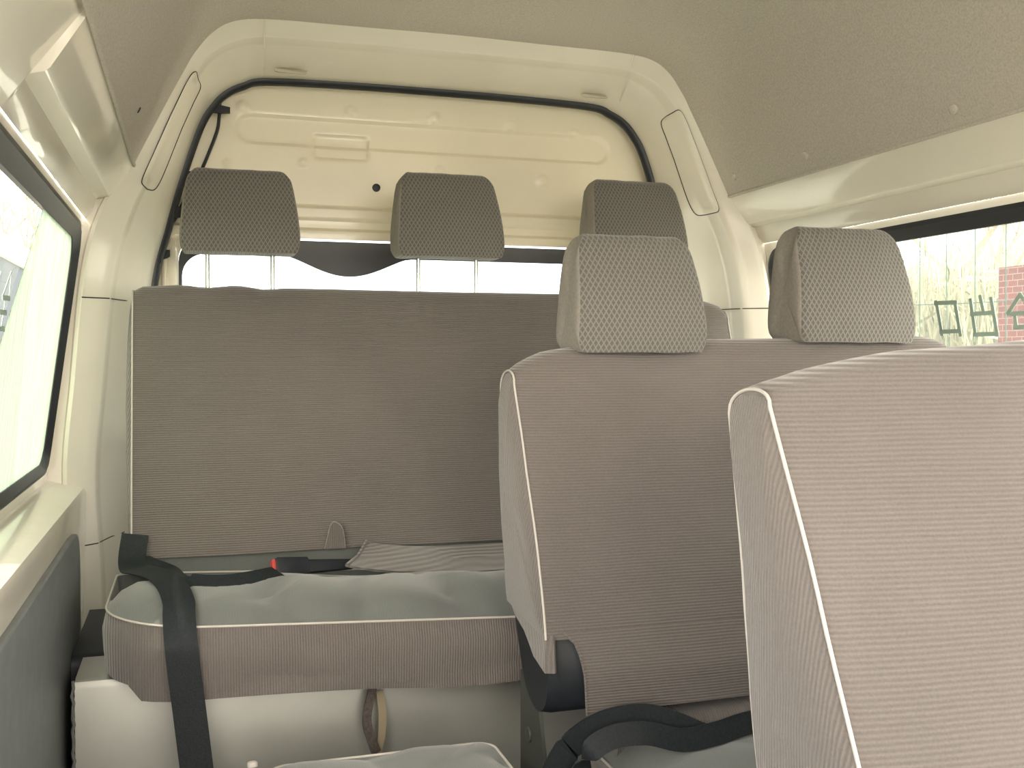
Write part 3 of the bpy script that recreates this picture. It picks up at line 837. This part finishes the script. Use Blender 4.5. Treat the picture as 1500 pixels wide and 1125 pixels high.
tag(belt2, 'black seat belt webbing lying across the rear bench cushion towards the buckle', 'seat belt', 'seat belts')
# buckle on its stalk
pb_ = atY(517, 826, 2.03); pa = atY(401, 833, 1.99)
bk = empty('belt_buckle', pa, 'black belt buckle with red button lying on the rear bench cushion', 'buckle')
d = (pb_-pa); dl = d.length; d.normalize(); wv = Vector((0, .45, .9)); wv = (wv-d*wv.dot(d)).normalized(); nv = d.cross(wv)
def bx_along(s0, s1, w0, w1, t0, t1):
    rr = []
    for s, w_, t_ in ((s0, w0*.9, t0*.85), (s0+.003, w0, t0), (s1-.003, w1, t1), (s1, w1*.9, t1*.85)):
        rr.append([pa+d*s+wv*(a*w_)+nv*(c*t_) for a, c in rrect(-.5, -.5, .5, .5, .15, 3)])
    return rr
b = MB(); b.loft(bx_along(.003, .068, .040, .036, .022, .020), True, True, True); b.build('housing', M['plastic'], bk)
b = MB(); b.loft(bx_along(.064, dl, .026, .020, .014, .008), True, True, True); b.build('stalk', M['plastic'], bk)
b = MB(); b.loft(bx_along(-.004, .004, .034, .034, .016, .016), True, True, True); b.build('button', M['red'], bk, label='red release button')
# belts of the middle row
pts = [(798, 1180, 1.325), (818, 1120, 1.325), (846, 1084, 1.325), (890, 1060, 1.325), (945, 1052, 1.32), (990, 1064, 1.31), (1035, 1082, 1.30), (1085, 1092, 1.30), (1180, 1096, 1.30)]
belt3 = strap('seat_belt', [atY(*p) for p in pts], [(.8, 0, .6), (.8, .0, .6), (.6, .0, .8), (.15, .1, 1), (0, .2, 1), (.1, .2, 1), (.1, .3, 1), (0, .4, 1), (0, .4, 1)], .040, M['web'])
tag(belt3, 'black seat belt webbing looped over the back of the middle row cushion', 'seat belt', 'seat belts')
pts = [(838, 1180, 1.30), (858, 1112, 1.30), (892, 1082, 1.295), (945, 1074, 1.285), (1000, 1084, 1.28), (1050, 1074, 1.28), (1100, 1058, 1.29), (1180, 1045, 1.31)]
belt4 = strap('seat_belt', [atY(*p) for p in pts], [(.8, .0, .6), (.6, .1, .8), (.1, .3, .9), (0, .4, .8), (0, .3, 1), (0, .3, 1), (0, .3, 1), (0, .3, 1)], .032, M['web'])
tag(belt4, 'second black belt strap twisting in front on the middle row cushion', 'seat belt', 'seat belts')
# pull strap under the bench
w_ = [(.5, .8, 0)]*5
b = MB(); b.ribbon(catmull([atY(548, 975, 1.768), atY(545, 1012, 1.762), atY(539, 1040, 1.755), atY(538, 1062, 1.755), atY(546, 1088, 1.755), atY(552, 1103, 1.76)], 5), catmull([(1, .35, 0)]*6, 5), .017); ps = b.build('pull_strap', M['strapbrown'], rear, label='short brown strap hanging under the front of the bench')
b = MB(); b.ribbon(catmull([atY(556, 1012, 1.775), atY(560, 1045, 1.77), atY(559, 1075, 1.77), atY(556, 1090, 1.768), atY(553, 1103, 1.763)], 5), catmull([(1, .2, 0)]*5, 5), .014); b.build('strap_lining', M['strapinner'], ps, label='tan inner side of the strap')
# wiring down the left edge of the tailgate
wh = empty('wiring_harness', atY(318, 165, 2.56), 'black cable with taped clips down the left edge of the tailgate', 'cable')
b = MB(); b.tube(catmull([atY(322, 150, 2.575), atY(321, 172, 2.572), atY(317, 195, 2.575), atY(300, 238, 2.575), atY(288, 265, 2.575), atY(268, 298, 2.572), atY(258, 318, 2.57), atY(243, 340, 2.565), atY(232, 368, 2.56), atY(223, 405, 2.555), atY(216, 440, 2.55)], 5), .0042, 7); b.build('cable', M['rubber'], wh)
def clip(a, c, h, yy):
    p, q = atY(*a, yy), atY(*c, yy); b = MB()
    b.loft([[(p.x+(q.x-p.x)*t, yy+dy, p.z+(q.z-p.z)*t+k*h*sc/2) for dy, k in ((-.006, -1), (.004, -1), (.004, 1), (-.006, 1))] for t, sc in ((0, .8), (.1, 1), (.6, 1), (1, .75))], True, True, True)
    b.build('clip', M['plastic'], wh, angle=25)
clip((308, 159), (337, 162), .018, 2.562); clip((262, 256), (292, 259), .021, 2.562); clip((241, 311), (275, 311), .026, 2.56); clip((238, 374), (249, 371), .020, 2.57); clip((222, 381), (236, 378), .030, 2.556)

# ------------------------------------------------------------------ lettering on the side glass
def strokes(parent, fx, lines, width, mat, name):
    b = MB()
    xg = lambda z: fx(xw(z)-.008)
    for (u0, v0), (u1, v1) in lines:
        def hit(u, v):
            x = fx(xw(1.0)-.008)
            for _ in range(6):
                p = atX(u, v, x); x = xg(p.z)
            return atX(u, v, x)
        p, q = hit(u0, v0), hit(u1, v1)
        t = (q-p).normalized(); n_ = t.cross(Vector((1, 0, 0))).normalized()*(width/2); dx = Vector(((fx(0)-fx(.001)), 0, 0))
        b.add([p-n_, q-n_, q+n_, p+n_, p-n_+dx, q-n_+dx, q+n_+dx, p+n_+dx], [(0,1,2,3),(7,6,5,4),(0,4,5,1),(1,5,6,2),(2,6,7,3),(3,7,4,0)])
    return b.build(name, mat, parent, smooth=False)
RS = [((1371, 440), (1380, 492)), ((1368, 444), (1402, 443)), ((1398, 440), (1407, 493)), ((1376, 486), (1406, 485)),
      ((1421, 437), (1429, 493)), ((1435, 432), (1441, 460)), ((1451, 435), (1461, 493)), ((1421, 460), (1457, 458)), ((1425, 490), (1463, 489)),
      ((1475, 461), (1495, 430)), ((1493, 430), (1512, 456)), ((1478, 460), (1520, 457)), ((1486, 462), (1489, 482)), ((1484, 480), (1520, 478)), ((1506, 458), (1508, 480))]
strokes(w_right, fR, RS, .0085, M['letter'], 'lettering')['label'] = 'grey-green block lettering on the glass, read from behind'
LS = [((17, 398), (5, 432)), ((17, 398), (14, 433)), ((2, 398), (-4, 420)), ((8, 436), (6, 456)), ((5, 462), (2, 480))]
strokes(w_left, fL, LS, .0028, M['letter'], 'lettering')['label'] = 'dark lettering on the front pane of the left window'
LS2 = [((4, 436), (15, 437)), ((0, 457), (10, 458)), ((-2, 481), (7, 482))]
strokes(w_left, fL, LS2, .0075, M['letter'], 'lettering')

# ------------------------------------------------------------------ outside
M['ground'] = plain('pale_gravel', (0.55, 0.53, 0.45), 0.95, nscale=3, namt=0.15)
M['reed'] = plain('dry_reed', (0.27, 0.268, 0.18), 0.8, nscale=2.0, namt=0.35)
M['twig'] = plain('bare_twig', (0.24, 0.20, 0.15), 0.9)
M['wire'] = plain('green_wire', (0.02, 0.075, 0.05), 0.5)
M['greenhouse'] = plain('greenhouse_film', (0.34, 0.40, 0.27), 0.6, nscale=2, namt=0.1)
M['truck'] = plain('slate_truck_paint', (0.035, 0.045, 0.052), 0.5)
M['white'] = plain('white_paint', (0.8, 0.82, 0.8), 0.4)
b = MB(); b.box((-60, -60, -.62), (60, 90, -.55)); g = struct(b.build('ground', M['ground'], smooth=False), 'pale ground outside the van', 'ground')
# brick wall material
m, nt, bs = new_mat('red_brick')
tc = N(nt, 'ShaderNodeTexCoord'); sb_ = N(nt, 'ShaderNodeSeparateXYZ'); ab_ = N(nt, 'ShaderNodeMath', operation='ADD'); mp = N(nt, 'ShaderNodeCombineXYZ')
br = N(nt, 'ShaderNodeTexBrick'); br.inputs['Color1'].default_value = (.14, .035, .03, 1); br.inputs['Color2'].default_value = (.11, .03, .026, 1); br.inputs['Mortar'].default_value = (.2, .13, .12, 1)
br.inputs['Scale'].default_value = 9.0
L(nt, tc.outputs['Object'], sb_.inputs[0]); L(nt, sb_.outputs[0], ab_.inputs[0]); L(nt, sb_.outputs[1], ab_.inputs[1]); L(nt, ab_.outputs[0], mp.inputs[0]); L(nt, sb_.outputs[2], mp.inputs[1]); L(nt, mp.outputs[0], br.inputs['Vector']); L(nt, br.outputs['Color'], bs.inputs['Base Color']); M['brick'] = m
# wire fence, on a line parallel to the van
XF = 2.3
wf = empty('wire_fence', (XF, 4.0, -.55), 'green welded wire mesh fence outside the right window', 'fence')
b = MB()
for k in range(32):
    y = 1.2+.125*k
    if k % 8 == 0: continue
    b.tube([(XF+nz((k*3.1, 0, 0), 1)*.004, y, -.5), (XF-.012, y+.012, .3), (XF, y+nz((k*1.7, 2, 0), 1)*.02, .8), (XF+.01, y+.02, 1.25), (XF, y+.01, 1.85)], .0017, 5)
for k in range(9):
    z = -.45+.27*k
    b.tube([(XF, y, z+.008*math.sin(y*7+k)) for y in [1.2+.3*i for i in range(14)]], .0016, 5)
b.build('wire_mesh', M['wire'], wf)
for k in range(5):
    pb = MB(); pb.tube([(XF+.015, 1.2+1.0*k, -.55), (XF+.015, 1.2+1.0*k, 1.9)], .006, 8); pb.build('post', M['wire'], wf)
# dry reeds
b = MB()
for i in range(9000):
    x = random.uniform(5.6, 9.8); y = random.uniform(1.0, 13.0)
    h = random.uniform(1.6, 2.7)+.13*(x-5.6); w_ = random.uniform(.008, .02)
    lx, ly = random.uniform(-.3, .3), random.uniform(-.45, .45); a = random.uniform(0, PI)
    dx, dy = math.cos(a)*w_, math.sin(a)*w_
    z0 = -.55
    b.add([(x-dx, y-dy, z0), (x+dx, y+dy, z0), (x+lx*.4+dx, y+ly*.4+dy, z0+h*.6), (x+lx*.4-dx, y+ly*.4-dy, z0+h*.6), (x+lx, y+ly, z0+h)], [(0, 1, 2, 3), (3, 2, 4)])
    if random.random() < .8:
        for _ in range(2):
            t = random.uniform(.3, .9); px_, py_, pz_ = x+lx*t*t, y+ly*t*t, z0+h*t
            q = Vector((random.uniform(-.3, .3), random.uniform(-.3, .3), random.uniform(.0, .3)))
            b.add([(px_, py_, pz_), (px_+dx*1.5, py_+dy*1.5, pz_+.03), (px_+q.x, py_+q.y, pz_+q.z)], [(0, 1, 2)])
tag(b.build('reed', M['reed'], smooth=False), 'thick pale yellow-green dry reeds behind the wire fence', 'reeds', kind='stuff')
# bare trees
def tree(name, base, h, label, seed):
    random.seed(seed); root = empty(name, base, label, 'tree', 'bare trees outside')
    tb = MB(); bb = MB()
    def grow(p, d, l, r, dep, mb_):
        pts = [p]; q = p.copy(); dd = d.copy()
        for k in range(4):
            dd = (dd+Vector((random.uniform(-.18, .18), random.uniform(-.18, .18), random.uniform(-.02, .1)))).normalized(); q = q+dd*(l/4); pts.append(q.copy())
        mb_.tube(pts, r, 6 if dep < 2 else 4, taper=r*.55)
        if dep < 4:
            for k in range(4 if dep < 2 else 3):
                s = pts[random.choice((2, 3, 4))]; a = random.uniform(0, 2*PI)
                e = (dd+Vector((math.cos(a), math.sin(a), .25))*random.uniform(.5, .9)).normalized()
                grow(s, e, l*random.uniform(.55, .75), r*.5, dep+1, bb)
    grow(Vector(base), Vector((0, 0, 1)), h*.45, h*.016, 0, tb)
    tb.build('trunk', M['twig'], root); bb.build('branches', M['twig'], root)
tree('bare_tree', (13.4, 14.4, -.55), 6.5, 'bare branching tree above the reeds behind the right window', 3)
tree('bare_tree', (-1.72, 11.5, -.55), 5.0, 'bare tree beyond the parked truck seen through the left window', 5)
# brick building
bb_ = empty('brick_building', (7.6, 8.2, -.55), 'red brick building with pale shutters at the right window edge', 'building')
def wallbox(a, c, mat, nm):
    b = MB(); b.box(a, c); return b.build(nm, mat, bb_, smooth=False)
p = atY(1463, 392, 3.75); bt = p.z
bb_.location = (p.x, 3.75, -.55)
wallbox((p.x, 3.553, -.55), (p.x+.3, 3.75, bt), M['brick'], 'brick_pier')
wallbox((p.x+.005, 3.50, -.55), (p.x+1.6, 3.552, bt-.03), M['white'], 'wall')
for k in range(8):
    z = bt-.09-.075*k
    wallbox((p.x+.02, 3.485, z), (p.x+1.3, 3.499, z+.020), M['brick'], 'shutter_slat')
# left side: film greenhouse and a parked truck
gh = empty('greenhouse', (-2.35, 20, -.55), 'long pale green film greenhouse outside the left window', 'greenhouse')
b = MB()
arc = [(-2.35+1.95*math.cos(t), -.55+3.05*math.sin(t)) for t in [PI*k/20 for k in range(21)]]
b.loft([[(x, y, z) for x, z in arc] for y in (13.5, 16, 20, 28, 40)], closed=False); b.add([(x, 13.5, z) for x, z in arc], [tuple(range(21))])
b.build('film', M['greenhouse'], gh)
for k in range(7):
    y = 13.6+2.0*k; hb = MB(); hb.tube([(-2.35+1.96*math.cos(t), y, -.55+3.06*math.sin(t)) for t in [PI*q/20 for q in range(21)]], .03, 6); hb.build('hoop', M['white'], gh)
tk = empty('parked_truck', (-1.9, 6.4, -.55), 'slate grey truck with white roof edge parked outside the left window', 'truck')
b = MB(); b.loft([[(x, y, z) for y, z in rrect(4.2, -.15, 8.6, 1.62, .08, 4)] for x in (-2.7, -1.12)], True, True, True); b.build('body', M['truck'], tk, angle=30)
b = MB(); b.loft([[(x, y, z) for y, z in rrect(4.15, 1.621, 8.65, 1.76, .05, 4)] for x in (-2.74, -1.09)], True, True, True); b.build('roof', M['white'], tk, angle=30)
for yy in (5.0, 7.8):
    for xx in (-1.36, -2.64):
        wbm = MB(); wbm.loft([[(xx+dx, yy+r*math.cos(2*PI*k/20), -.22+r*math.sin(2*PI*k/20)) for k in range(20)] for dx, r in ((0, .26), (0, .33), (.18, .33), (.18, .2))], True, True, True); wbm.build('wheel', M['rubber'], tk, angle=30)

# ------------------------------------------------------------------ light
w = D.worlds.new('sky'); SC.world = w; w.use_nodes = True; nt = w.node_tree
bg = nt.nodes['Background']
tc = N(nt, 'ShaderNodeTexCoord'); sp = N(nt, 'ShaderNodeSeparateXYZ'); L(nt, tc.outputs['Generated'], sp.inputs[0])
r = N(nt, 'ShaderNodeValToRGB'); e = r.color_ramp.elements
e[0].position = 0.0; e[0].color = (1.0, .925, .81, 1); e[1].position = 1.0; e[1].color = (.93, .98, 1.0, 1)
yr = N(nt, 'ShaderNodeMapRange'); yr.inputs['From Min'].default_value = -0.9; yr.inputs['From Max'].default_value = 0.25
L(nt, sp.outputs['Y'], yr.inputs['Value']); L(nt, yr.outputs[0], r.inputs['Fac']); L(nt, r.outputs['Color'], bg.inputs['Color'])
# hazy sky, brighter and warmer towards the front of the van
ng = N(nt, 'ShaderNodeMapRange', interpolation_type='SMOOTHSTEP')
ng.inputs['From Min'].default_value = 0.15; ng.inputs['From Max'].default_value = -1.0; ng.inputs['To Min'].default_value = 3.0; ng.inputs['To Max'].default_value = 14.0
L(nt, sp.outputs['Y'], ng.inputs['Value']); L(nt, ng.outputs[0], bg.inputs['Strength'])
sd = D.lights.new('sun', 'SUN'); sun = D.objects.new('sun', sd); COL.objects.link(sun)
sd.energy = 5.0; sd.angle = math.radians(1.0); sd.color = (1, .93, .80)
dv = Vector((.26, -.14, -.95)).normalized()            # direction the sunlight travels
sun.rotation_euler = dv.to_track_quat('-Z', 'Y').to_euler()

SC.view_settings.view_transform = 'Standard'; SC.view_settings.look = 'None'
SC.view_settings.exposure = 0.0; SC.view_settings.gamma = 1.0; SC.view_settings.use_curve_mapping = False
